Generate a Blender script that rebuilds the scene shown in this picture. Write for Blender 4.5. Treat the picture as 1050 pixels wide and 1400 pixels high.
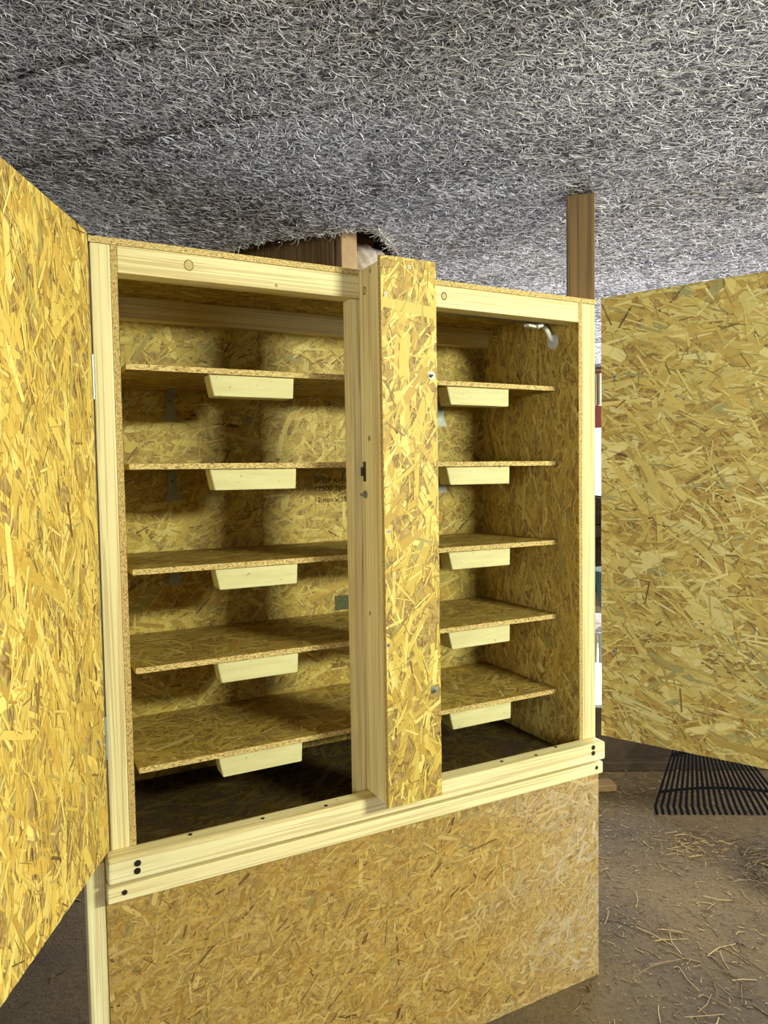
import bpy, bmesh, math, random
import numpy as np
from mathutils import Vector, Matrix

for o in list(bpy.data.objects):
    bpy.data.objects.remove(o)
scene = bpy.context.scene
C = scene.collection

# ------------------------------------------------------------------ camera
YAW, PITCH, ROLL = math.radians(27.2533), math.radians(-2.8658), math.radians(-0.9088)
fw = Vector((math.sin(YAW)*math.cos(PITCH), math.cos(YAW)*math.cos(PITCH), math.sin(PITCH)))
rt = Vector((math.cos(YAW), -math.sin(YAW), 0)); up = rt.cross(fw)
r2 = math.cos(ROLL)*rt + math.sin(ROLL)*up; u2 = -math.sin(ROLL)*rt + math.cos(ROLL)*up
cam_d = bpy.data.cameras.new('camera'); cam = bpy.data.objects.new('camera', cam_d); C.objects.link(cam)
M = Matrix((r2, u2, -fw)).transposed().to_4x4(); M.translation = Vector((-0.1476, -1.4705, 1.296))
cam.matrix_world = M
cam_d.sensor_fit = 'VERTICAL'; cam_d.sensor_height = 36; cam_d.lens = 989.66*36/1400
cam_d.clip_start = .02
scene.camera = cam

# ------------------------------------------------------------------ light
scene.view_settings.view_transform = 'Standard'; scene.view_settings.look = 'None'
scene.view_settings.gamma = 1; scene.view_settings.use_curve_mapping = False
scene.view_settings.exposure = 0.0
world = bpy.data.worlds.new('sky'); scene.world = world; world.use_nodes = True
bg = world.node_tree.nodes['Background']
bg.inputs[0].default_value = (.86, .93, 1, 1); bg.inputs[1].default_value = 1.6

# building axes: U runs along the ceiling seams, V across them
A = math.radians(-46)
U = Vector((math.cos(A), math.sin(A), 0)); V = Vector((-math.sin(A), math.cos(A), 0))
FZ = -0.092          # floor
CZ = 2.10            # underside of the ceiling fleece
UMIN, UMAX, VMIN, VMAX = -3.2, 4.4, -3.7, 4.61
def uv(u, v, z=0): return U*u + V*v + Vector((0, 0, z))

def area(name, loc, target, sx, sy, power, col):
    d = bpy.data.lights.new(name, 'AREA'); d.shape = 'RECTANGLE'; d.size = sx; d.size_y = sy
    d.energy = power; d.color = col
    o = bpy.data.objects.new(name, d); C.objects.link(o); o.location = loc
    o.rotation_euler = (Vector(target)-Vector(loc)).to_track_quat('-Z', 'Y').to_euler()
    return o
# fluorescent work lamp behind the photographer, to the right
area('work_lamp', (1.62, -2.35, 1.79), (.55, .1, 1.0), .52, .20, 74, (.96, 1, .75))
# daylight through the side opening (right of the photographer)
area('side_daylight', uv(UMAX+.05, 2.25, 1.05), uv(0, 1.4, 1.0), 2.0, 1.45, 165, (1, .98, .94))
# added fill behind the photographer, lifting left-facing sides; no known window
area('rear_fill', uv(.3, VMIN-.03, 1.2), (.7, 0, 1.1), 1.5, .95, 38, (1, .99, .9))
# daylight through the far opening
area('far_daylight', uv(.7, VMAX+.15, .95), uv(.7, 0, 1.0), 3.6, 1.5, 430, (.95, .97, 1))
sun_d = bpy.data.lights.new('sun', 'SUN'); sun_d.energy = 4; sun_d.angle = .01; sun_d.color = (1, .93, .8)
sun = bpy.data.objects.new('sun', sun_d); C.objects.link(sun)
sun.rotation_euler = (-(V*.9 + U*.1 + Vector((0, 0, 1.0)))).to_track_quat('-Z', 'Y').to_euler()

# ------------------------------------------------------------------ materials
def srgb(r, g, b):
    f = lambda c: (c/255/12.92) if c/255 <= .04045 else ((c/255+.055)/1.055)**2.4
    return (f(r), f(g), f(b), 1)
class NT:
    def __init__(s, name):
        s.m = bpy.data.materials.new(name); s.m.use_nodes = True
        s.t = s.m.node_tree; s.b = s.t.nodes['Principled BSDF']
    def n(s, typ, **k):
        x = s.t.nodes.new(typ)
        for a, v in k.items(): setattr(x, a, v)
        return x
    def l(s, a, b): s.t.links.new(a, b)
    def coords(s, scale=(1, 1, 1), rnd=True, kind='Object'):
        tc = s.n('ShaderNodeTexCoord'); mp = s.n('ShaderNodeMapping'); mp.inputs['Scale'].default_value = scale
        s.l(tc.outputs[kind], mp.inputs['Vector'])
        if rnd:
            oi = s.n('ShaderNodeObjectInfo'); mu = s.n('ShaderNodeMath', operation='MULTIPLY'); mu.inputs[1].default_value = 37
            s.l(oi.outputs['Random'], mu.inputs[0]); s.l(mu.outputs[0], mp.inputs['Location'])
        return mp.outputs[0]
    def noise(s, vec, scale, detail=4, rough=.55, dist=0):
        x = s.n('ShaderNodeTexNoise'); x.inputs['Scale'].default_value = scale; x.inputs['Detail'].default_value = detail
        x.inputs['Roughness'].default_value = rough; x.inputs['Distortion'].default_value = dist
        s.l(vec, x.inputs['Vector']); return x.outputs['Fac']
    def ramp(s, fac, stops, interp='LINEAR'):
        x = s.n('ShaderNodeValToRGB'); x.color_ramp.interpolation = interp
        e = x.color_ramp.elements
        while len(e) < len(stops): e.new(.5)
        for i, (p, c) in enumerate(stops):
            e[i].position = p; e[i].color = c
        s.l(fac, x.inputs[0]); return x.outputs[0]
    def mix(s, a, b, fac=.5, mode='MIX'):
        x = s.n('ShaderNodeMixRGB', blend_type=mode)
        for i, v in ((1, a), (2, b)):
            if isinstance(v, tuple): x.inputs[i].default_value = v
            else: s.l(v, x.inputs[i])
        if isinstance(fac, (int, float)): x.inputs[0].default_value = fac
        else: s.l(fac, x.inputs[0])
        return x.outputs[0]
    def col(s, c, rough=.6, metal=0, spec=.3):
        if isinstance(c, tuple): s.b.inputs['Base Color'].default_value = c
        else: s.l(c, s.b.inputs['Base Color'])
        s.b.inputs['Roughness'].default_value = rough; s.b.inputs['Metallic'].default_value = metal
        s.b.inputs['Specular IOR Level'].default_value = spec
        return s
    def bump(s, h, strength=.3, dist=.002):
        x = s.n('ShaderNodeBump'); x.inputs['Strength'].default_value = strength; x.inputs['Distance'].default_value = dist
        s.l(h, x.inputs['Height']); s.l(x.outputs[0], s.b.inputs['Normal']); return s
MAT = {}
def g(v): return (v, v, v, 1)

def pine(name, axis, light, mid, dark, rough=.55):
    t = NT(name)
    sc = [9, 9, 9]; sc[axis] = .35
    v = t.coords(tuple(sc))
    n1 = t.noise(v, 4.0, 5, .6, .4)
    base = t.ramp(n1, [(.30, mid), (.62, light)])
    sc2 = [22, 22, 22]; sc2[axis] = .25
    v2 = t.coords(tuple(sc2))
    n2 = t.noise(v2, 6.0, 2, .5, 1.2)
    lines = t.ramp(n2, [(.40, dark), (.50, g(1)), (1, g(1))])
    c = t.mix(base, lines, .42, 'MULTIPLY')
    vk = t.coords((5, 5, 5))
    vo = t.n('ShaderNodeTexVoronoi'); vo.inputs['Scale'].default_value = 1.6; t.l(vk, vo.inputs['Vector'])
    k = t.ramp(vo.outputs['Distance'], [(.035, srgb(120, 85, 45)), (.07, g(1))])
    c = t.mix(c, k, .8, 'MULTIPLY')
    t.col(c, rough); t.bump(n2, .15, .001)
    MAT[name] = t.m
for ax, nm in ((0, 'x'), (1, 'y'), (2, 'z')):
    pine('pine_'+nm, ax, srgb(242, 232, 184), srgb(232, 216, 160), srgb(186, 154, 96))
    pine('brown_wood_'+nm, ax, srgb(122, 98, 64), srgb(106, 82, 52), srgb(90, 68, 44), .75)

t = NT('osb_board'); v = t.coords((1, 1, 1))
vo = t.n('ShaderNodeTexVoronoi'); vo.inputs['Scale'].default_value = 60; t.l(v, vo.inputs['Vector'])
n = t.noise(v, 45, 4, .6, 1.5)
c = t.ramp(n, [(.3, srgb(118, 92, 50)), (.5, srgb(166, 136, 76)), (.7, srgb(188, 160, 94))])
t.col(c, .6).bump(n, .3, .002); MAT['osb_board'] = t.m

t = NT('osb_edge'); v = t.coords((60, 60, 170))
n = t.noise(v, 3.0, 3, .6, .3)
c = t.ramp(n, [(.33, srgb(92, 66, 28)), (.43, srgb(190, 158, 92)), (.55, srgb(226, 202, 138)), (.7, srgb(238, 218, 160))])
t.col(c, .7).bump(n, .5, .002); MAT['osb_edge'] = t.m
t = NT('osb_edge_vertical'); v = t.coords((170, 170, 60))
n = t.noise(v, 3.0, 3, .6, .3)
c = t.ramp(n, [(.33, srgb(92, 66, 28)), (.43, srgb(176, 144, 84)), (.55, srgb(212, 186, 122)), (.7, srgb(226, 204, 146))])
t.col(c, .7).bump(n, .5, .002); MAT['osb_edge_vertical'] = t.m

t = NT('osb_strand'); v = t.coords((25, 700, 1), False, 'UV')
n = t.noise(v, 1.0, 3, .6, .2)
at = t.n('ShaderNodeAttribute', attribute_name='tone')
gr = t.ramp(n, [(.28, g(.66)), (.5, g(.97)), (.75, g(1.0))])
c = t.mix(at.outputs['Color'], gr, .75, 'MULTIPLY')
t.col(c, .55, 0, .35).bump(n, .12, .0006); MAT['osb_strand'] = t.m

t = NT('fleece_base'); v = t.coords((1, 1, 1), False)
n = t.noise(v, 160, 4, .7); n2 = t.noise(v, 3.0, 4, .6)
c = t.ramp(n, [(.35, srgb(44, 44, 48)), (.55, srgb(86, 86, 92)), (.7, srgb(136, 136, 142))])
t.col(c, .95, 0, .1).bump(n, .6, .004); MAT['fleece_base'] = t.m
t = NT('fleece_fibre'); at = t.n('ShaderNodeAttribute', attribute_name='tone')
t.col(at.outputs['Color'], .8, 0, .2); MAT['fleece_fibre'] = t.m

t = NT('dirt_floor'); v = t.coords((1, 1, 1), False)
n = t.noise(v, 2.2, 5, .6); n2 = t.noise(v, 60, 6, .7); n3 = t.noise(v, 400, 2, .6)
c = t.ramp(n, [(.35, srgb(86, 75, 60)), (.62, srgb(114, 98, 70))])
c = t.mix(c, t.ramp(n2, [(.3, g(.45)), (.55, g(1))]), .6, 'MULTIPLY')
c = t.mix(c, t.ramp(n3, [(.66, g(0)), (.78, srgb(120, 100, 70))]), .7, 'ADD')
t.col(c, .9, 0, .15).bump(n2, .5, .01); MAT['dirt_floor'] = t.m
t = NT('pale_concrete'); v = t.coords((1, 1, 1), False); n = t.noise(v, 9, 6, .7)
t.col(t.ramp(n, [(.35, srgb(150, 142, 140)), (.6, srgb(208, 200, 198))]), .9); MAT['pale_concrete'] = t.m
t = NT('straw'); at = t.n('ShaderNodeAttribute', attribute_name='tone')
t.col(at.outputs['Color'], .6); MAT['straw'] = t.m

def plain(name, c, rough=.5, metal=0, nscale=40, amt=.25):
    t = NT(name); v = t.coords((1, 1, 1)); n = t.noise(v, nscale, 4, .6)
    cc = t.mix(c, t.ramp(n, [(.3, g(1-amt)), (.7, g(1))]), 1, 'MULTIPLY')
    t.col(cc, rough, metal); t.bump(n, .05, .001); MAT[name] = t.m
plain('zinc', srgb(168, 172, 164), .45, .55, 60)
plain('screw_dark', srgb(84, 80, 74), .4, .8, 60)
plain('black_plastic', srgb(8, 9, 13), .75)
MAT['black_plastic'].node_tree.nodes['Principled BSDF'].inputs['Specular IOR Level'].default_value = .08
plain('white_plastic', srgb(232, 232, 226), .35, 0, 30, .08)
plain('grey_plastic', srgb(128, 130, 122), .4, 0, 30, .1)
plain('print_ink', srgb(38, 30, 18), .8)
plain('stamp_ink', srgb(104, 108, 74), .8, 0, 300, .6)
plain('knot_wood', srgb(224, 200, 138), .6, 0, 90, .3)
plain('knot_bark', srgb(96, 66, 34), .7, 0, 90, .3)
plain('teal_paint', srgb(14, 74, 78), .5)
plain('red_paint', srgb(128, 62, 58), .6)
plain('wall_wood', srgb(112, 92, 72), .8, 0, 6, .4)
plain('deck_wood', srgb(74, 56, 42), .85, 0, 8, .4)
plain('foliage', srgb(70, 58, 44), .9, 0, 3, .6)
plain('bark_board', srgb(84, 70, 52), .85, 0, 12, .5)
plain('offcut_wood', srgb(168, 140, 100), .7, 0, 20, .3)
plain('wool_wad', srgb(226, 214, 206), .95, 0, 60, .4)
plain('stud_wood', srgb(186, 156, 116), .7, 0, 20, .3)
t = NT('perch_wood'); v = t.coords((1, 8, 8)); n = t.noise(v, 9, 3, .5, .3); v2 = t.coords((1, 1, 1)); n2 = t.noise(v2, 130, 2, .5)
c = t.ramp(n, [(.3, srgb(216, 208, 156)), (.7, srgb(228, 222, 172))])
c = t.mix(c, t.ramp(n2, [(.24, srgb(120, 112, 80)), (.31, g(1))]), .7, 'MULTIPLY')
t.col(c, .7); MAT['perch_wood'] = t.m

# ------------------------------------------------------------------ builders
def obj(name, me, parent=None, mats=()):
    o = bpy.data.objects.new(name, me); C.objects.link(o)
    if parent: o.parent = parent
    for m in mats: me.materials.append(MAT[m])
    return o
def tag(o, label=None, cat=None, group=None, kind=None):
    for k, v in (('label', label), ('category', cat), ('group', group), ('kind', kind)):
        if v: o[k] = v
    return o
def empty(name, loc):
    o = bpy.data.objects.new(name, None); C.objects.link(o); o.location = loc; o.empty_display_size = .1
    return o
def bm_obj(name, bm, mats, parent=None, smooth=False):
    me = bpy.data.meshes.new(name)
    if smooth:
        for f in bm.faces: f.smooth = True
    bm.to_mesh(me); bm.free()
    return obj(name, me, parent, mats)
def box(name, x, y, z, mats, parent=None, bevel=.0, thin=None, segs=1):
    """axis-aligned box in the parent's frame; mats = (face, edge); thin = axis across the board"""
    bm = bmesh.new(); bmesh.ops.create_cube(bm, size=1)
    c = Vector(((x[0]+x[1])/2, (y[0]+y[1])/2, (z[0]+z[1])/2))
    for v in bm.verts:
        v.co = Vector((v.co.x*(x[1]-x[0]), v.co.y*(y[1]-y[0]), v.co.z*(z[1]-z[0])))
    if bevel: bmesh.ops.bevel(bm, geom=list(bm.edges), offset=bevel, segments=segs, affect='EDGES', profile=.6)
    bm.normal_update()
    if thin is not None:
        for f in bm.faces: f.material_index = 0 if abs(f.normal[thin]) > .9 else 1
    o = bm_obj(name, bm, mats, parent); o.location = c
    return o
def cyl(bm, a, b, r, n=10, r2=None):
    a, b = Vector(a), Vector(b); d = b-a
    q = d.to_track_quat('Z', 'Y').to_matrix().to_4x4(); q.translation = (a+b)/2
    bmesh.ops.create_cone(bm, cap_ends=True, segments=n, radius1=r, radius2=r if r2 is None else r2, depth=d.length, matrix=q)
def tube(bm, pts, r, n=10):
    pts = [Vector(p) for p in pts]; rings = []
    for i, p in enumerate(pts):
        d = (pts[min(i+1, len(pts)-1)]-pts[max(i-1, 0)]).normalized()
        q = d.to_track_quat('Z', 'Y')
        rr = r[i] if isinstance(r, (list, tuple)) else r
        rings.append([bm.verts.new(p + q @ Vector((math.cos(k*2*math.pi/n)*rr, math.sin(k*2*math.pi/n)*rr, 0))) for k in range(n)])
    for a, b in zip(rings, rings[1:]):
        for k in range(n): bm.faces.new((a[k], a[(k+1) % n], b[(k+1) % n], b[k]))
    bm.faces.new(rings[0][::-1]); bm.faces.new(rings[-1])
def np_mesh(name, verts, sizes, idx, tone=None, uvs=None):
    me = bpy.data.meshes.new(name)
    verts = np.asarray(verts, np.float32); idx = np.asarray(idx, np.int32); sizes = np.asarray(sizes, np.int32)
    me.vertices.add(len(verts)); me.vertices.foreach_set('co', verts.ravel())
    me.loops.add(len(idx)); me.loops.foreach_set('vertex_index', idx)
    me.polygons.add(len(sizes))
    st = np.concatenate(([0], np.cumsum(sizes)[:-1])).astype(np.int32)
    me.polygons.foreach_set('loop_start', st)
    me.update(calc_edges=True)
    if tone is not None:
        a = me.color_attributes.new('tone', 'FLOAT_COLOR', 'POINT')
        cc = np.ones((len(verts), 4), np.float32); cc[:, :3] = tone; a.data.foreach_set('color', cc.ravel())
    if uvs is not None:
        l = me.uv_layers.new(name='UVMap'); l.data.foreach_set('uv', np.asarray(uvs, np.float32)[idx].ravel())
    return me

PAL = [((212, 180, 92), 5), ((222, 194, 108), 6), ((200, 164, 80), 4), ((232, 208, 130), 3), ((186, 150, 72), 2), ((178, 162, 98), 1.2), ((146, 112, 56), .5), ((112, 84, 46), .2)]
GREENER = np.array((.985, 1.05, 1.0))
def clip(poly, w, h):
    for ax, lim, s in ((0, 0, 1), (0, w, -1), (1, 0, 1), (1, h, -1)):
        out = []
        for i in range(len(poly)):
            a, b = poly[i-1], poly[i]
            ia, ib = (a[ax]-lim)*s >= 0, (b[ax]-lim)*s >= 0
            if ia != ib:
                t = (lim-a[ax])/(b[ax]-a[ax]); out.append(tuple(a[k]+t*(b[k]-a[k]) for k in range(4)))
            if ib: out.append(b)
        poly = out
        if len(poly) < 3: return None
    return poly
def strands(parent, o, eu, ev, w, h, seed, mean=90, spread=40, big=1.0, dens=1.0, tint=(1, 1, 1), fine=.95, flecks=False):
    """pressed wood strands lying on one face of a board: real flakes, each with its own edge, tone and height"""
    rnd = random.Random(seed); o = Vector(o); eu = Vector(eu).normalized(); ev = Vector(ev).normalized(); en = eu.cross(ev)
    pal = [np.array(srgb(*c)[:3]) for c, _ in PAL]; wt = [k for _, k in PAL]; tint = np.array(tint)
    vs, sz, idx, tone, uvs = [], [], [], [], []
    nb = int(w*h*2600*dens/big**2); nf = int(w*h*9000*dens*fine/big)
    for i in range(nb+nf):
        isbig = i < nb; gap = not isbig and rnd.random() < .25     # gap: dark hairline between flakes
        if isbig:
            L = min(.16, rnd.lognormvariate(math.log(.062), .42))*big; W = min(.022, rnd.lognormvariate(math.log(.0095), .45))*big
        else:
            L = rnd.uniform(.010, .045)*big*(.7 if gap else 1); W = rnd.uniform(.0012, .0045)*big*(.42 if gap else 1)
        cx, cy = rnd.uniform(-.02, w+.02), rnd.uniform(-.02, h+.02)
        a = math.radians(rnd.gauss(mean, spread)); ca, sa = math.cos(a), math.sin(a)
        e = [rnd.uniform(.02, .30)*min(L, 3*W) for _ in range(4)]; k = [rnd.uniform(.2, .5) for _ in range(4)]
        pts = ((-L/2, -W*k[0]*.6), (-L/2+e[0], -W/2), (L/2-e[1], -W*k[1]), (L/2, -W*k[1]*.3), (L/2-e[2]*.6, W/2), (-L/2+e[3], W*k[2]), (-L/2, W*k[3]*.2))
        z0 = rnd.uniform(.0001, .00075) if isbig else rnd.uniform(.0003, .0010)
        tl = rnd.uniform(-.0002, .0002)/L; tw = rnd.uniform(-.00015, .00015)/W
        p = clip([(cx+x*ca-y*sa, cy+x*sa+y*ca, x, y) for x, y in pts], w, h)
        if not p: continue
        kk = rnd.choices(range(len(pal)), wt)[0]
        if isbig and W > .009 and kk > 5 and rnd.random() < .8: kk = 4
        c = pal[kk]*rnd.uniform(.86, 1.08)*tint*GREENER
        if gap: c = c*.5
        if flecks:   # strands flecked paler and greyer towards the right-hand end, in blotches
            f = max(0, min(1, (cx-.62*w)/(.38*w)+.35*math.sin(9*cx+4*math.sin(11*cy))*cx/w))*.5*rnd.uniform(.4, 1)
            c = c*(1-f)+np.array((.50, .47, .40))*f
        uo, vo = rnd.uniform(0, 50), rnd.uniform(0, 50)
        b = len(vs)
        for (x, y, lx, ly) in p:
            q = o+eu*x+ev*y+en*max(.00005, z0+tl*lx+tw*ly)
            vs.append((q.x, q.y, q.z)); tone.append(c); uvs.append((lx+uo, ly+vo))
        sz.append(len(p)); idx.extend(range(b, b+len(p)))
    me = np_mesh('strands', vs, sz, idx, np.clip(np.array(tone), 0, 1), uvs)
    s = obj('strands', me, parent, ('osb_strand',)); s['kind'] = 'stuff'
    # strands are given in the thing's frame: undo the part's own offset
    s.matrix_parent_inverse = Matrix.Translation(-parent.location)
    return s
def screw(parent, loc, nrm, r=.0045, mat='zinc', name='screw', frame=True):
    nrm = Vector(nrm).normalized(); loc = Vector(loc)
    bm = bmesh.new()
    cyl(bm, loc-nrm*.001, loc+nrm*.0012, r, 14)
    q = nrm.to_track_quat('Z', 'Y').to_matrix().to_4x4()
    n0 = len(bm.verts)
    o = bm_obj(name, bm, (mat, 'screw_dark'), parent)
    bm = bmesh.new(); bm.from_mesh(o.data)
    for ang in (0, math.pi/2):
        m = q @ Matrix.Rotation(ang+.4, 4, 'Z'); m.translation = loc+nrm*.0013
        r_ = bmesh.ops.create_cube(bm, size=1, matrix=m @ Matrix.Diagonal((r*1.1, r*.26, .0006, 1)))
        for v in r_['verts']:
            for f in v.link_faces: f.material_index = 1
    bm.to_mesh(o.data); bm.free()
    if frame: o.matrix_parent_inverse = Matrix.Translation(-parent.location)
    return o
def bolt(parent, loc, nrm, r=.006):
    nrm = Vector(nrm).normalized(); loc = Vector(loc); bm = bmesh.new()
    cyl(bm, loc, loc+nrm*.0015, r*1.3, 16); cyl(bm, loc+nrm*.0015, loc+nrm*.006, r*.8, 6); cyl(bm, loc+nrm*.006, loc+nrm*.013, r*.42, 10)
    o = bm_obj('bolt', bm, ('zinc',), parent); o.matrix_parent_inverse = Matrix.Translation(-parent.location); return o

# ================================================================== ROOM
def hgt(x, y):
    return CZ + .008*np.sin(2.1*x+1.3*y) + .006*np.sin(4.7*x-3.1*y+1) + .004*np.sin(9*x+7*y)
SEAMS = [VMIN, -1.5, -.7, .046, .366, .80, 1.45, 2.5, VMAX+.02]
HOLE = np.array([(.42, 1.25), (.53, 1.115), (.597, 1.026), (.731, .879), (.80, .80), (.856, .734), (.931, .669), (.985, .70), (1.035, .766), (1.199, .944), (1.45, 1.20), (1.1, 1.7)])
def in_hole(x, y, grow=0.0):
    c = HOLE.mean(0); P = HOLE if not grow else c+(HOLE-c)*(1+grow)
    ins = np.zeros(np.shape(x), bool); j = len(P)-1
    for i in range(len(P)):
        xi, yi, xj, yj = *P[i], *P[j]
        cond = ((yi > y) != (yj > y)) & (x < (xj-xi)*(y-yi)/(yj-yi+1e-12)+xi)
        ins ^= cond; j = i
    return ins
def sheet_z(k, x, y):
    v = x*V.x+y*V.y; s = (v-SEAMS[k])/(SEAMS[k+1]-SEAMS[k]); u = x*U.x+y*U.y
    st = .009/(1+np.exp((u-.15)*6)) if k in (3, 4) else .0   # only two seams have come loose, at their left ends
    return hgt(x, y) - st*(1-s)
ceiling = tag(empty('ceiling', (0, 0, 0)), kind='structure')
ceiling['label'] = 'grey fibrous fleece ceiling hung in overlapping strips'
rng = np.random.default_rng(7)
for k in range(len(SEAMS)-1):
    v0, v1 = SEAMS[k], SEAMS[k+1]
    fineg = .02 if 0 <= v0 < 2 else .08
    nu = int((UMAX-UMIN)/(.03 if 0.3 <= v0 < 2 else .1)); nv = max(3, int((v1-v0)/fineg))
    uu, vv = np.meshgrid(np.linspace(UMIN, UMAX, nu+1), np.linspace(v0, v1, nv+1))
    wob = (.004*np.sin(uu*9+k)+.003*np.sin(uu*23+2*k)); vv = vv+wob*(np.abs(vv-v0) < 1e-6)+wob*0
    X = uu*U.x+vv*V.x; Y = uu*U.y+vv*V.y; Z = sheet_z(k, X, Y)
    P = np.stack([X, Y, Z], -1).reshape(-1, 3)
    Pl = P[:nu+1].copy(); Pl[:, 2] += .03      # upstand behind the visible front lip
    top = P.copy(); top[:, 2] += .012
    n = nu+1; quads = []
    ij = [(i, j) for j in range(nv) for i in range(nu)]
    q = np.array([(j*n+i, (j+1)*n+i, (j+1)*n+i+1, j*n+i+1) for i, j in ij])
    cen = P[q].mean(1); keep = ~in_hole(cen[:, 0], cen[:, 1])
    q = q[keep]
    lip = np.array([(i, i+1, len(P)+i+1, len(P)+i) for i in range(nu)])
    allv = np.concatenate([P, Pl]); allq = np.concatenate([q, lip])
    me = np_mesh('fleece_sheet', allv, np.full(len(allq), 4), allq.ravel())
    sh = obj('fleece_sheet', me, ceiling, ('fleece_base',))
    # fibres
    if v1 <= -.7: continue
    ulo, uhi = -1.7, 2.8
    vlo = max(v0, -.7); d = max(0, (vlo+v1)/2-.1)
    s = 1+.42*d
    cnt = int((uhi-ulo)*(v1-vlo)*38000/s**2)
    u_ = rng.uniform(ulo, uhi, cnt); v_ = rng.uniform(vlo-.004, v1, cnt)
    x = u_*U.x+v_*V.x; y = u_*U.y+v_*V.y
    kp = ~in_hole(x, y); x, y = x[kp], y[kp]; cnt = len(x)
    ang = rng.normal(math.radians(-30), 1.3, cnt); L = rng.lognormal(math.log(.020), .42, cnt)*s**.6; Wd = rng.uniform(.0006, .0016, cnt)*s
    bend = rng.normal(0, .26, cnt); dz = rng.uniform(.0004, .0030, cnt); roll = rng.normal(0, .6, cnt); pit = rng.normal(0, .06, cnt)
    vs = np.zeros((cnt, 8, 3), np.float32)
    px = x.copy(); py = y.copy()
    seg = L/3; a = ang-bend
    cx_ = [x-np.cos(ang)*L/2]; cy_ = [y-np.sin(ang)*L/2]; aa = [a]
    for m in range(3):
        am = ang+bend*(m-1)
        cx_.append(cx_[-1]+np.cos(am)*seg); cy_.append(cy_[-1]+np.sin(am)*seg); aa.append(am)
    for m in range(4):
        wx, wy = -np.sin(aa[m]), np.cos(aa[m]); hw = Wd*(.5 if m in (1, 2) else .28)
        zc = sheet_z(k, x, y)-dz-np.abs((m-1.5)*seg*pit)*0-(m-1.5)*seg*pit
        for e, sg in ((0, -1), (1, 1)):
            vs[:, m*2+e, 0] = cx_[m]+wx*hw*sg*np.cos(roll); vs[:, m*2+e, 1] = cy_[m]+wy*hw*sg*np.cos(roll)
            vs[:, m*2+e, 2] = np.minimum(zc, sheet_z(k, x, y)-.0003)+sg*hw*np.sin(roll)
    fi = np.array([[0, 1, 3, 2], [2, 3, 5, 4], [4, 5, 7, 6]])
    idx = (np.arange(cnt)[:, None, None]*8+fi[None]).reshape(-1)
    lowf = .5+.25*np.sin(3.1*x+2.3*np.sin(2.7*y))+.25*np.sin(4.3*y-1.7*x+2*np.sin(3*x+1))
    tn = np.clip(rng.normal(.52, .20, cnt)+.20*(lowf-.5), .10, .86)
    blot = np.exp(-(((x-1.02)/.09)**2+((y-.28)/.05)**2)); tn = np.clip(tn+.35*blot, 0, .9)
    tone = np.repeat(np.stack([tn*.97, tn*.975, tn*1.03], -1)[:, None], 8, 1).reshape(-1, 3)
    fm = np_mesh('fibres', vs.reshape(-1, 3), np.full(cnt*3, 4), idx, tone)
    fo = obj('fibres', fm, sh, ('fleece_fibre',)); fo['kind'] = 'stuff'

# torn fluff round the hole
rnd = random.Random(3)
edge = [Vector((*p, 0)) for p in HOLE[:11]]
vs, sz, idx, tone = [], [], [], []
for i in range(900):
    s_ = rnd.randrange(len(edge)-1); p = edge[s_].lerp(edge[s_+1], rnd.random()); p.z = float(hgt(p.x, p.y))-rnd.uniform(0, .012)
    p += Vector((rnd.gauss(0, .008), rnd.gauss(0, .008), 0))
    d = Vector((rnd.gauss(0, 1), rnd.gauss(0, 1), rnd.gauss(.1, .5))).normalized()*rnd.uniform(.01, .035)
    w = Vector((rnd.gauss(0, 1), rnd.gauss(0, 1), rnd.gauss(0, 1))).normalized()*.0009
    m = p+d*.5+Vector((rnd.gauss(0, .004), rnd.gauss(0, .004), rnd.gauss(0, .004)))
    b = len(vs); c = rnd.uniform(.35, .8)
    for q in (p-w, p+w, m+w, m-w, p+d+w*.5, p+d-w*.5): vs.append(q[:]); tone.append((c, c*.97, c*.94))
    sz += [4, 4]; idx += [b, b+1, b+2, b+3, b+3, b+2, b+4, b+5]
fo = obj('torn_fluff', np_mesh('torn_fluff', vs, sz, idx, tone), ceiling, ('fleece_fibre',)); fo['kind'] = 'stuff'

# roof above the fleece
def uvbox(name, u, v, z, mats, parent=None, bevel=0, rot=0):
    o = box(name, (-(u[1]-u[0])/2, (u[1]-u[0])/2), (-(v[1]-v[0])/2, (v[1]-v[0])/2), (-(z[1]-z[0])/2, (z[1]-z[0])/2), mats, parent, bevel)
    o.location = uv((u[0]+u[1])/2, (v[0]+v[1])/2, (z[0]+z[1])/2); o.rotation_euler = (0, 0, A+rot)
    return o
deck = tag(uvbox('trim_1', (UMIN-.2, UMAX+.2), (VMIN-.2, VMAX+.9), (2.36, 2.40), ('deck_wood',)), kind='structure'); deck['label'] = 'dark roof boarding above the fleece'
joists = tag(empty('trim_2', (0, 0, 0)), kind='structure'); joists['label'] = 'roof joists seen through the torn fleece'
def joist(a, b, w, z0, z1, mat, name='joist'):
    a, b = Vector(a), Vector(b); d = b-a; L = d.length
    o = box(name, (-w/2, w/2), (-L/2, L/2), (-(z1-z0)/2, (z1-z0)/2), (mat,), joists, .002)
    o.location = ((a.x+b.x)/2, (a.y+b.y)/2, (z0+z1)/2); o.rotation_euler = (0, 0, math.atan2(d.y, d.x)-math.pi/2)
    return o
joist((.905, .80), (.905, .845), .058, FZ, 2.36, 'stud_wood', 'stud')
joist((.885, .85), (.66, 1.26), .05, 1.0, 2.36, 'brown_wood_z')
joist((.55, 1.45), (1.35, 1.53), .06, 1.9, 2.36, 'brown_wood_x')
joist((.25, 1.05), (.50, 1.40), .05, CZ+.012, 2.36, 'brown_wood_x')
joist((1.19, 1.0), (1.55, 1.5), .05, CZ+.012, 2.36, 'deck_wood')
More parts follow.
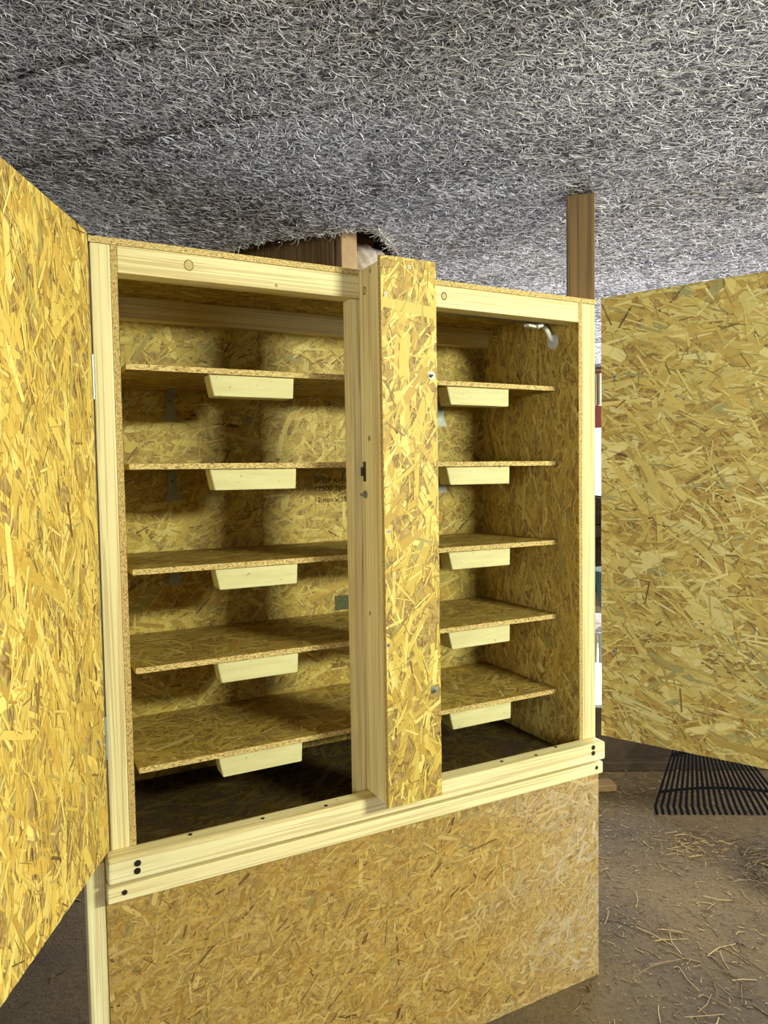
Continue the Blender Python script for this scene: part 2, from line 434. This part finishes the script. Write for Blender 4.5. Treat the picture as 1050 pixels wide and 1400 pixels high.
bm = bmesh.new(); bmesh.ops.create_icosphere(bm, subdivisions=4, radius=1)
for v in bm.verts:
    n_ = math.sin(v.co.x*5)*math.cos(v.co.y*6+1)+.6*math.sin(v.co.z*11+v.co.x*8)
    v.co *= 1+.10*n_; v.co = Vector((v.co.x*.09, v.co.y*.05, v.co.z*.06))
w = bm_obj('insulation_wad', bm, ('wool_wad',), joists, True); w.location = (1.03, .93, 2.07); w.rotation_euler = (0, .5, -.5)

# floor
fl = tag(uvbox('floor', (UMIN-.2, UMAX+.2), (VMIN-.2, 9), (FZ-.1, FZ), ('dirt_floor',)), kind='structure'); fl['label'] = 'trodden brown earth floor strewn with straw'
# walls with openings (far side and right side open to daylight)
def wall(name, mats, pieces, label):
    e = tag(empty(name, (0, 0, 0)), kind='structure'); e['label'] = label
    for u, v, z in pieces: uvbox('wall_board', u, v, z, mats, e)
    return e
ZT = 2.36
wall('wall_back', ('wall_wood',), [((UMIN, -1.3), (VMAX, VMAX+.1), (FZ, ZT)), ((2.7, UMAX), (VMAX, VMAX+.1), (FZ, ZT)), ((-1.3, 2.7), (VMAX, VMAX+.1), (2.075, ZT))], 'timber back wall around the wide open front')
wall('wall_right', ('wall_wood',), [((UMAX, UMAX+.1), (VMIN, 1.2), (FZ, ZT)), ((UMAX, UMAX+.1), (3.3, VMAX+.1), (FZ, ZT)), ((UMAX, UMAX+.1), (1.2, 3.3), (FZ, .3)), ((UMAX, UMAX+.1), (1.2, 3.3), (1.8, ZT))], 'timber side wall with a wide opening')
wall('wall_left', ('wall_wood',), [((UMIN-.1, UMIN), (VMIN, VMAX+.1), (FZ, ZT))], 'timber side wall')
wall('wall_front', ('wall_wood',), [((UMIN-.1, -.5), (VMIN-.1, VMIN), (FZ, ZT)), ((1.1, UMAX+.1), (VMIN-.1, VMIN), (FZ, ZT)), ((-.5, 1.1), (VMIN-.1, VMIN), (FZ, .7)), ((-.5, 1.1), (VMIN-.1, VMIN), (1.7, ZT))], 'timber wall behind the photographer')  # opening made up to let the added fill in
lint = tag(uvbox('trim_3', (-1.3, 2.7), (VMAX-.03, VMAX+.05), (1.63, 2.06), ('red_paint',)), kind='structure'); lint['label'] = 'dull red lintel over the open front'
slab = tag(uvbox('trim_4', (-1.3, 2.7), (3.28, 6.2), (FZ-.02, FZ+.012), ('pale_concrete',)), kind='structure'); slab['label'] = 'pale sunlit concrete apron'
# low kerb board between shed and apron
kd = Vector((2.60, .86, 0))-Vector((2.20, 1.085, 0)); ka = math.atan2(kd.y, kd.x)
kerb = box('kerb_board', (-1.1, 1.1), (-.025, .025), (0, .27), ('bark_board',), None, .004)
kerb.location = (2.62, .93, FZ+.135); kerb.rotation_euler = (0, 0, ka)
tag(kerb, 'dark weathered board on edge on the floor behind the rake', 'board')
toe = box('ground_batten', (-1.05, 1.05), (-.03, .03), (0, .045), ('bark_board',), None, .006)
toe.location = (2.575, .855, FZ+.0225); toe.rotation_euler = (0, 0, ka+.02)
tag(toe, 'low dark batten lying at the foot of the weathered board', 'batten')
# things outside, glimpsed through the hinge gap
far = Vector((3.84, 2.68, 0))
bank = tag(uvbox('brown_hedge', (-3, 4.5), (7.6, 8.0), (FZ, .95), ('foliage',)), 'brown hedge outside beyond the apron', 'hedge')
bmh = bmesh.new(); bmh.from_mesh(bank.data); bmesh.ops.subdivide_edges(bmh, edges=list(bmh.edges), cuts=14, use_grid_fill=True)
for v in bmh.verts: v.co += Vector((rnd.gauss(0, .03), rnd.gauss(0, .05), rnd.gauss(0, .05)))
bmh.to_mesh(bank.data); bmh.free()
tb = tag(empty('teal_tub', uv(.95, 5.6, FZ)), 'dark teal tub standing outside on the pale apron', 'tub')
bm = bmesh.new(); cyl(bm, (0, 0, .16), (0, 0, .50), .24, 24, .30); b_ = bm_obj('body', bm, ('teal_paint',), tb)
bm = bmesh.new(); cyl(bm, (0, 0, .50), (0, 0, .525), .315, 24); bm_obj('rim', bm, ('teal_paint',), tb)
bm = bmesh.new(); cyl(bm, (0, 0, .012), (0, 0, .16), .15, 16, .2); bm_obj('foot', bm, ('teal_paint',), tb)

# support post beside the cabinet
sp = box('support_post', (-.039, .039), (-.039, .039), (-1.096, 1.096), ('brown_wood_z',), None, .002)
sp.location = (1.346+.026, .16+.029, FZ+1.096); sp.rotation_euler = (0, 0, -.70)
tag(sp, 'brown timber post rising behind the cabinet to the ceiling', 'post')

# ================================================================== CABINET
cab = tag(empty('nesting_cabinet', (.625, 0, FZ)), 'large OSB cabinet with open doors, five shelves and pine framing', 'cabinet')
CX0, CZ0 = .625, FZ
def cx(a): return tuple(v-CX0 for v in a)
def cz(a): return tuple(v-CZ0 for v in a)
def cp(p): return Vector((p[0]-CX0, p[1], p[2]-CZ0))
def cbox(name, x, y, z, mats, bevel=0, thin=None, parent=cab, segs=1):
    return box(name, cx(x), y, cz(z), mats, parent, bevel, thin, segs)
OSB = ('osb_board', 'osb_edge'); OSBV = ('osb_board', 'osb_edge_vertical')
YB = .4347
# side walls, back, roof, bottom
sw = cbox('side_panel', (.036, .048), (0, YB+.012), (.50, 1.741), OSBV, 0, 0)
strands(sw, cp((.048, .0, .50)), (0, 1, 0), (0, 0, 1), YB, 1.24, 11, 90, 35)
sw2 = cbox('side_panel', (1.193, 1.205), (0, YB+.012), (.50, 1.741), OSBV, 0, 0)
strands(sw2, cp((1.193, YB, .50)), (0, -1, 0), (0, 0, 1), YB, 1.24, 12, 90, 26, 1.0, 1.0, (1, .97, .9))
for i, (a, b) in enumerate(((.048, .459), (.460, 1.193))):
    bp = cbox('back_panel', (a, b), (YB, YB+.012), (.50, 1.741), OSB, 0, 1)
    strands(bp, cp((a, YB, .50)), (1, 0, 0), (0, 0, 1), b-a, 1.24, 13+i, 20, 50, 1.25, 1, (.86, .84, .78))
    if i: back2 = bp
roof = cbox('roof_panel', (-.002, 1.252), (-.002, YB+.02), (1.741, 1.753), OSB, 0, 2)
strands(roof, cp((.048, 0, 1.741)), (0, 1, 0), (1, 0, 0), YB, 1.145, 16, 90, 40)
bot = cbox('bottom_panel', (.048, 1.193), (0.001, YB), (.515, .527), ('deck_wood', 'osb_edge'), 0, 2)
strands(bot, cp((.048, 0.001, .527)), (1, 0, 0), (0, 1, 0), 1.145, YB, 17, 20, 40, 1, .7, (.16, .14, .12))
# posts
def post(x, y, z, nm='post'): return cbox(nm, x, y, z, ('pine_z',), .0025, None, cab, 2)
post((0, .036), (0, .06), (.50, 1.741)); post((1.205, 1.25), (0, .06), (.50, 1.741))
post((0, .036), (YB-.04, YB+.012), (FZ, 1.741)); post((1.205, 1.25), (YB-.04, YB+.012), (FZ, 1.741))
leg = post((-.047, -.0132), (-.010, .05), (FZ, .56), 'leg')
post((.03, .07), (.002, .05), (FZ, .48), 'leg'); post((1.19, 1.234), (.002, .05), (FZ, .48), 'leg')
# rails
rail = cbox('top_rail', (.048, 1.193), (0, .045), (1.690, 1.741), ('pine_x',), .002, None, cab, 2)
cbox('rear_rail', (.048, 1.193), (YB-.035, YB), (1.688, 1.741), ('pine_x',), .002, None, cab, 2)
def knot(parent, p, nrm, r, ring=.8):
    nrm = Vector(nrm); bm = bmesh.new(); q = nrm.to_track_quat('Z', 'Y').to_matrix().to_4x4()
    q.translation = cp(p)+nrm*.0002
    bmesh.ops.create_circle(bm, cap_ends=True, segments=18, radius=r*ring, matrix=q @ Matrix.Diagonal((1, 1.15, 1, 1)))
    q2 = q.copy(); q2.translation = cp(p)+nrm*.0001
    rr = bmesh.ops.create_circle(bm, cap_ends=True, segments=18, radius=r, matrix=q2 @ Matrix.Diagonal((1, 1.15, 1, 1)))
    for f in rr['verts'][0].link_faces: f.material_index = 1
    bm.normal_update()
    o = bm_obj('knot', bm, ('knot_wood', 'knot_bark'), parent); o.matrix_parent_inverse = Matrix.Translation(-parent.location); return o
knot(rail, (.183, 0, 1.719), (0, -1, 0), .0095, .86); knot(rail, (.778, 0, 1.717), (0, -1, 0), .008, .75)
knot(rail, (.364, 0, 1.699), (0, -1, 0), .003, .6); knot(rail, (.70, 0, 1.70), (0, -1, 0), .002, .6)
# sill boards
sill = cbox('sill_board', (-.011, 1.2425), (-.045, .0), (.529, .577), ('pine_x',), .006, None, cab, 3)
sill2 = cbox('lower_sill_board', (-.0125, 1.238), (-.0405, -.013), (.4905, .5215), ('pine_x',), .003, None, cab, 3)
for p in ((.043, -.045, .561), (.042, -.045, .546), (1.199, -.045, .568), (1.199, -.045, .553)): screw(sill, cp(p), (0, -1, 0), .0062, 'screw_dark')
for p in ((.018, -.0405, .508), (1.215, -.0405, .509)): screw(sill2, cp(p), (0, -1, 0), .005, 'screw_dark')
for p in ((.30, -.02, .577), (.44, -.03, .577), (.92, -.02, .577), (1.02, -.03, .577), (1.1, -.012, .577), (.15, -.015, .577)): screw(sill, cp(p), (0, 0, 1), .004, 'screw_dark')
# lower front panel
low = cbox('front_panel', (-.0125, 1.2485), (-.012, 0), (FZ+.002, .5285), OSB, 0, 1)
strands(low, cp((-.0125, -.012, FZ+.002)), (1, 0, 0), (0, 0, 1), 1.261, .60, 21, 25, 45, .55, .62, (.70, .60, .59), 1.0, flecks=True)
for x in ((-.0095, .0025), (1.2365, 1.2485)):
    cbox('base_side_panel', x, (.0005, YB+.012), (FZ+.002, .4995), OSBV, 0, 0)
# centre column
post((.535, .60), (.003, .042), (.527, 1.689), 'mullion')
bt = post((.555, .60), (-.095, -.0005), (.5785, 1.748), 'column_batten')
post((.645, .690), (-.095, -.0005), (.5785, 1.748), 'column_batten')
knot(bt, (.555, -.03, 1.70), (-1, 0, 0), .008, .7); knot(bt, (.555, -.06, 1.735), (-1, 0, 0), .004, .5); knot(bt, (.555, -.03, .99), (-1, 0, 0), .004, .5)
strip = cbox('column_cover', (.555, .690), (-.107, -.0952), (.576, 1.757), OSBV, 0, 1)
strands(strip, cp((.555, -.107, .576)), (1, 0, 0), (0, 0, 1), .135, 1.181, 22, 75, 38, 1.3, 1, (1.04, 1.0, .9))
for p in ((.624, -.107, 1.739), (.566, -.107, 1.677), (.565, -.107, 1.177), (.560, -.107, .933)): screw(strip, cp(p), (0, -1, 0), .0042)
for p in ((.676, -.107, 1.512), (.674, -.107, .819)): bolt(strip, cp(p), (0, -1, 0), .0065)
bolt(bt, cp((.555, -.019, 1.255)), (-1, 0, 0), .007)
# strike plate
bm = bmesh.new()
for z, h, d in ((1.306, .020, .008), (1.322, .012, .002), (1.290, .012, .002)):
    m = Matrix.Translation(cp((.555-d/2, -.017, z))) @ Matrix.Diagonal((d, .010, h, 1)); bmesh.ops.create_cube(bm, size=1, matrix=m)
o = bm_obj('strike_plate', bm, ('screw_dark',), bt); o.matrix_parent_inverse = Matrix.Translation(-bt.location)
# shelves
YS = .0864
SZ = [1.5205, 1.3169, 1.099, .8928, .682]
for i, z in enumerate(SZ):
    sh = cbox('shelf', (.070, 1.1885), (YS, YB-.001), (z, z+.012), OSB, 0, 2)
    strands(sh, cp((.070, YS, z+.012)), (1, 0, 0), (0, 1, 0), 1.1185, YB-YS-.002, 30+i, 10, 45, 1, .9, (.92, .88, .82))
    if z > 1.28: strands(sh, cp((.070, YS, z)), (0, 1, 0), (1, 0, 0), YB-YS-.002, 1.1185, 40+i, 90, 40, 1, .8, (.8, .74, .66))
    for xa, xb in ((.240, .433), (.843, 1.036)):
        jl, jr = (rnd.uniform(-.003, .003) for _ in range(2))
        bm = bmesh.new(); y0, y1 = .096, .142; zt, zb = z-.0003, z-.0465
        P = [cp(q) for q in ((xa+jl, y0, zt), (xb+jr, y0, zt), (xb+jr-.004, y0-.004, zb), (xa+jl+.009, y0-.004, zb), (xa+jl, y1, zt), (xb+jr, y1, zt), (xb+jr-.004, y1, zb), (xa+jl+.009, y1, zb))]
        vv = [bm.verts.new(q) for q in P]
        for f in ((3, 2, 1, 0), (4, 5, 6, 7), (0, 1, 5, 4), (1, 2, 6, 5), (2, 3, 7, 6), (3, 0, 4, 7)): bm.faces.new([vv[k] for k in f])
        bmesh.ops.recalc_face_normals(bm, faces=list(bm.faces)); bmesh.ops.bevel(bm, geom=list(bm.edges), offset=.0012, segments=2, affect='EDGES')
        o = bm_obj('perch_block', bm, ('perch_wood',), sh); o.matrix_parent_inverse = Matrix.Translation(-sh.location)
    # metal shelf brackets on the back wall
    if i < 3:
        for bx_ in (.222, 1.033):
            bm = bmesh.new(); yb = YB-.0012
            prof = [(-.010, -.004), (.010, -.004), (.011, -.050), (.018, -.070), (.018, -.076), (-.018, -.076), (-.018, -.070), (-.011, -.050)]
            prof = [(a*1.05, b) for a, b in prof]
            fr = [bm.verts.new(cp((bx_+a, yb-.003, z+b))) for a, b in prof]; bk = [bm.verts.new(cp((bx_+a, yb, z+b))) for a, b in prof]
            bm.faces.new(fr); bm.faces.new(bk[::-1])
            for k in range(len(fr)): bm.faces.new((fr[k], bk[k], bk[(k+1) % len(fr)], fr[(k+1) % len(fr)]))
            bmesh.ops.recalc_face_normals(bm, faces=list(bm.faces))
            bmesh.ops.create_cube(bm, size=1, matrix=Matrix.Translation(cp((bx_, yb-.03, z-.003))) @ Matrix.Diagonal((.022, .06, .003, 1)))
            br = bm_obj('shelf_bracket', bm, ('zinc',), sh); br.matrix_parent_inverse = Matrix.Translation(-sh.location)
            screw(cab, cp((bx_, yb-.003, z-.026)), (0, -1, 0), .0065, 'zinc', 'bracket_screw', False)
# print on the back board
def lettering(txt, x, z, h, mat, wid=None):
    cu = bpy.data.curves.new('lettering', 'FONT'); cu.body = txt; cu.size = h; cu.extrude = .00005
    tmp = bpy.data.objects.new('tmp', cu); C.objects.link(tmp)
    me = bpy.data.meshes.new_from_object(tmp.evaluated_get(bpy.context.evaluated_depsgraph_get())); bpy.data.objects.remove(tmp)
    me.materials.clear()
    if wid:
        xs = [v.co.x for v in me.vertices]; k = wid/(max(xs)-min(xs))
        for v in me.vertices: v.co.x *= k
    o = obj('printed_lettering', me, back2, (mat,))
    o.matrix_parent_inverse = Matrix.Translation(-back2.location)
    o.location = cp((x, YB-.0014, z)); o.rotation_euler = (math.pi/2, 0, 0)
lettering('SKOP KH C1', .612, 1.278, .022, 'print_ink', .118)
lettering('12500 2001-1', .612, 1.256, .020, 'print_ink', .118)
lettering('12 mm x 2500', .612, 1.224, .020, 'print_ink', .118)
bm = bmesh.new(); bmesh.ops.create_cube(bm, size=1, matrix=Matrix.Translation(cp((.693, YB-.0011, .932))) @ Matrix.Diagonal((.046, .0004, .042, 1)))
o = bm_obj('printed_stamp', bm, ('stamp_ink',), back2); o.matrix_parent_inverse = Matrix.Translation(-back2.location)

# doors, hung on the outer posts and swung wide open
DW, DZ0, DZ1 = .556, .5795, 1.757
def door(hx, hy, ang, side, seed, tint, mean, spread, big):
    bm = bmesh.new(); bmesh.ops.create_cube(bm, size=1, matrix=Matrix.Translation((DW/2, -side*.006, (DZ1-DZ0)/2)) @ Matrix.Diagonal((DW, .012, DZ1-DZ0, 1)))
    bm.normal_update()
    for f in bm.faces: f.material_index = 0 if abs(f.normal.y) > .9 else 1
    o = bm_obj('door', bm, OSBV, cab); o.location = cp((hx, hy, DZ0)); o.rotation_euler = (0, 0, ang)
    h = DZ1-DZ0
    dummy = strands(o, (0, 0, 0), (1, 0, 0), (0, 0, 1), DW, h, seed, mean, spread, big, 1.0, tint)
    if side > 0:   # inner face looks to local +y: flip the flakes across
        me = dummy.data; co = np.empty(len(me.vertices)*3, np.float32); me.vertices.foreach_get('co', co); co = co.reshape(-1, 3); co[:, 1] *= -1
        me.vertices.foreach_set('co', co.ravel()); me.flip_normals(); me.update()
    dummy.matrix_parent_inverse = Matrix.Identity(4)
    return o
ld = door(-.004, -.004, math.radians(-116), 1, 51, (1.0, .93, .76), 82, 34, 1.5)
rd = door(1.262, -.010, math.radians(-64), -1, 52, (.87, .90, 1.2), 165, 36, 1.75)
for z in (1.523, .806):
    screw(ld, (.038, .0005, z-DZ0), (0, 1, 0), .0052, 'zinc', 'screw', False)
for z in (1.547, .816):
    screw(rd, (.036, -.0005, z-DZ0), (0, -1, 0), .0055, 'zinc', 'screw', False)
def hinge(d, zc, s, hx, parent_x):
    bm = bmesh.new()
    cyl(bm, (-.003, s*.0, zc-.042), (-.003, s*.0, zc+.042), .0045, 12)
    bmesh.ops.create_cube(bm, size=1, matrix=Matrix.Translation((.012, s*.0132, zc)) @ Matrix.Diagonal((.03, .0018, .082, 1)))
    return bm_obj('hinge', bm, ('zinc',), d)
for d, s, zz in ((rd, 1, (1.517, .820)), (ld, -1, (1.49, .80))):
    for z in zz: hinge(d, z-DZ0, s, 0, 0)
for z in (1.517, .820):     # fixed hinge leaves on the right post's outer side
    bm = bmesh.new(); bmesh.ops.create_cube(bm, size=1, matrix=Matrix.Translation(cp((1.2515, .012, z))) @ Matrix.Diagonal((.002, .030, .082, 1)))
    bm_obj('hinge_leaf', bm, ('zinc',), cab)

# light bar with conduit in the right-hand bay
lb = tag(empty('light_bar', cp((.9, .075, 1.705))+Vector((CX0, 0, CZ0))), 'slim grey light bar with white conduit under the cabinet roof', 'light bar')
def lp(p): return Vector(p)-Vector((.9, .075, 1.705))
bm = bmesh.new(); bmesh.ops.create_cube(bm, size=1, matrix=Matrix.Translation(lp((.88, .075, 1.718))) @ Matrix.Diagonal((.50, .026, .045, 1)))
bmesh.ops.bevel(bm, geom=list(bm.edges), offset=.004, segments=2, affect='EDGES'); bm_obj('channel', bm, ('grey_plastic',), lb)
bm = bmesh.new(); bmesh.ops.create_cube(bm, size=1, matrix=Matrix.Translation(lp((1.095, .07, 1.684))) @ Matrix.Rotation(.3, 4, 'Z') @ Matrix.Diagonal((.05, .016, .006, 1)))
cyl(bm, lp((1.108, .062, 1.684)), lp((1.122, .058, 1.688)), .005, 10); bm_obj('clip', bm, ('white_plastic',), lb)
pts = [(1.12, .09, 1.698), (1.135, .092, 1.699), (1.150, .094, 1.697), (1.163, .096, 1.690), (1.172, .097, 1.679), (1.179, .098, 1.668), (1.186, .098, 1.660), (1.191, .098, 1.657)]
pp = []
for a, b in zip(pts, pts[1:]):
    for k in range(4): pp.append(tuple(a[j]+(b[j]-a[j])*k/4 for j in range(3)))
pp.append(pts[-1]); bm = bmesh.new(); tube(bm, [lp(p) for p in pp], [.0075 if i % 2 else .0064 for i in range(len(pp))], 12); bm_obj('conduit', bm, ('white_plastic',), lb, True)
bm = bmesh.new(); cyl(bm, lp((1.1919, .098, 1.655)), lp((1.186, .098, 1.655)), .021, 24, .018); bm_obj('rosette', bm, ('white_plastic',), lb)

# ================================================================== RAKE
tip0, tip1 = Vector((2.126, .595, FZ)), Vector((2.600, .325, FZ))
mid = (tip0+tip1)/2; along = (tip1-tip0).normalized(); back = Vector((-along.y, along.x, 0))
if back.y < 0: back = -back
lean = (back*.60+Vector((0, 0, .80))).normalized()
rk = tag(empty('leaf_rake', mid), 'black plastic fan rake standing tines down behind the open right door', 'rake')
NT_, HW, HL = 22, (tip1-tip0).length/2, .47
outn = along.cross(lean)
def rkp(s, t):   # s -1..1 across, t 0 tip .. 1 root
    wdt = HW*(1-t*.90)
    return along*(s*wdt)+lean*(t*HL)
for i in range(NT_):
    s = -1+2*i/(NT_-1); bm = bmesh.new(); prev = None
    ts = [0, .05, .14, .35, .6, .85, 1.0]
    rings = []
    for t in ts:
        p = rkp(s, t)+Vector((0, 0, .004)); w = .0056*(1-.35*t); th = .0022
        if t == 0: p = rkp(s, .035)+Vector((0, 0, -.004*0))-back*.03; p.z = .004
        rings.append([bm.verts.new(p+along*a*w+outn*b*th) for a, b in ((-1, -1), (1, -1), (1, 1), (-1, 1))])
    for a, b in zip(rings, rings[1:]):
        for k in range(4): bm.faces.new((a[k], a[(k+1) % 4], b[(k+1) % 4], b[k]))
    bm.faces.new(rings[0][::-1]); bm.faces.new(rings[-1]); bmesh.ops.recalc_face_normals(bm, faces=list(bm.faces))
    bm_obj('tine', bm, ('black_plastic',), rk)
for t, r in ((.20, .0058), (.52, .007)):
    bm = bmesh.new(); tube(bm, [rkp(s/10, t+.035*(1-(s/10)**2)-.02)-outn*.003 for s in range(-10, 11)], r, 8); bm_obj('crossbar', bm, ('black_plastic',), rk)
bm = bmesh.new(); tube(bm, [lean*(HL*.93), lean*(HL*1.02), lean*(HL*1.28)], [.03, .026, .017], 14); bm_obj('socket', bm, ('black_plastic',), rk)
bm = bmesh.new(); tube(bm, [lean*(HL*1.15), lean*(HL*1.9)], .0125, 12); bm_obj('handle', bm, ('offcut_wood',), rk)

# wood offcut on the floor
oc = box('wood_offcut', (-.075, .075), (-.035, .035), (0, .03), ('offcut_wood',), None, .004); oc.location = (2.09, .875, FZ+.0155); oc.rotation_euler = (0, 0, -.42)
tag(oc, 'short pale wood offcut lying on the floor by the cabinet corner', 'wood block')

# straw and crumbs on the floor
def litter(name, spots, label, seed):
    rn = random.Random(seed); vs, sz, idx, tone = [], [], [], []
    for (cx_, cy_, sx, sy, n, l0, l1, hz) in spots:
        for _ in range(n):
            x, y = rn.gauss(cx_, sx), rn.gauss(cy_, sy)
            if -.06 < x < 1.26 and -.02 < y < .46: continue
            L = rn.uniform(l0, l1); a = rn.uniform(0, math.pi); r = rn.uniform(.0006, .0016) if L > .02 else rn.uniform(.0005, .0014)
            z = FZ+r+rn.random()**2*hz; t = rn.gauss(0, .12 if hz > .01 else .03)
            d = Vector((math.cos(a), math.sin(a), t))*L/2; nrm = Vector((-d.y, d.x, 0)).normalized(); c = Vector((x, y, max(z, FZ+abs(d.z)+r)))
            bend = nrm*rn.gauss(0, .08)*L; b = len(vs)
            for p in (c-d, c+bend, c+d):
                for k in range(3):
                    an = k*2.094; vs.append((p+nrm*math.cos(an)*r+Vector((0, 0, math.sin(an)*r)))[:])
            f = rn.choice([(186, 160, 100), (158, 130, 78), (202, 178, 120), (122, 98, 60), (92, 74, 46), (104, 84, 54)]); tone += [tuple(c_*(.45 if name == 'straw_heap' else .85) for c_ in srgb(*f)[:3])]*9
            for s in (0, 3):
                for k in range(3): sz.append(4); idx += [b+s+k, b+s+(k+1) % 3, b+s+3+(k+1) % 3, b+s+3+k]
    o = obj(name, np_mesh(name, vs, sz, idx, tone), None, ('straw',)); tag(o, label, 'straw', None, 'stuff')
litter('straw_litter', [(1.8, .1, .55, .5, 420, .008, .04, .002), (1.6, -.14, .25, .22, 120, .05, .12, .004), (1.9, .5, .35, .3, 500, .004, .02, .002), (2.3, .8, .3, .15, 400, .01, .04, .01), (-.5, .5, .4, .5, 260, .005, .05, .001), (1.5, -.05, .2, .15, 260, .004, .02, .002), (2.05, .35, .08, .06, 160, .02, .06, .008)],
       'loose straw stalks and chaff scattered over the earth floor', 5)
litter('straw_heap', [(2.24, .07, .10, .09, 900, .02, .08, .035), (2.05, -.12, .10, .07, 260, .02, .09, .02)], 'tangled heap of straw on the floor at the right edge', 6)
litter('soil_crumbs', [(1.8, .3, .5, .5, 4000, .003, .008, .002)], 'dark crumbs of soil and dung dust on the floor', 8)
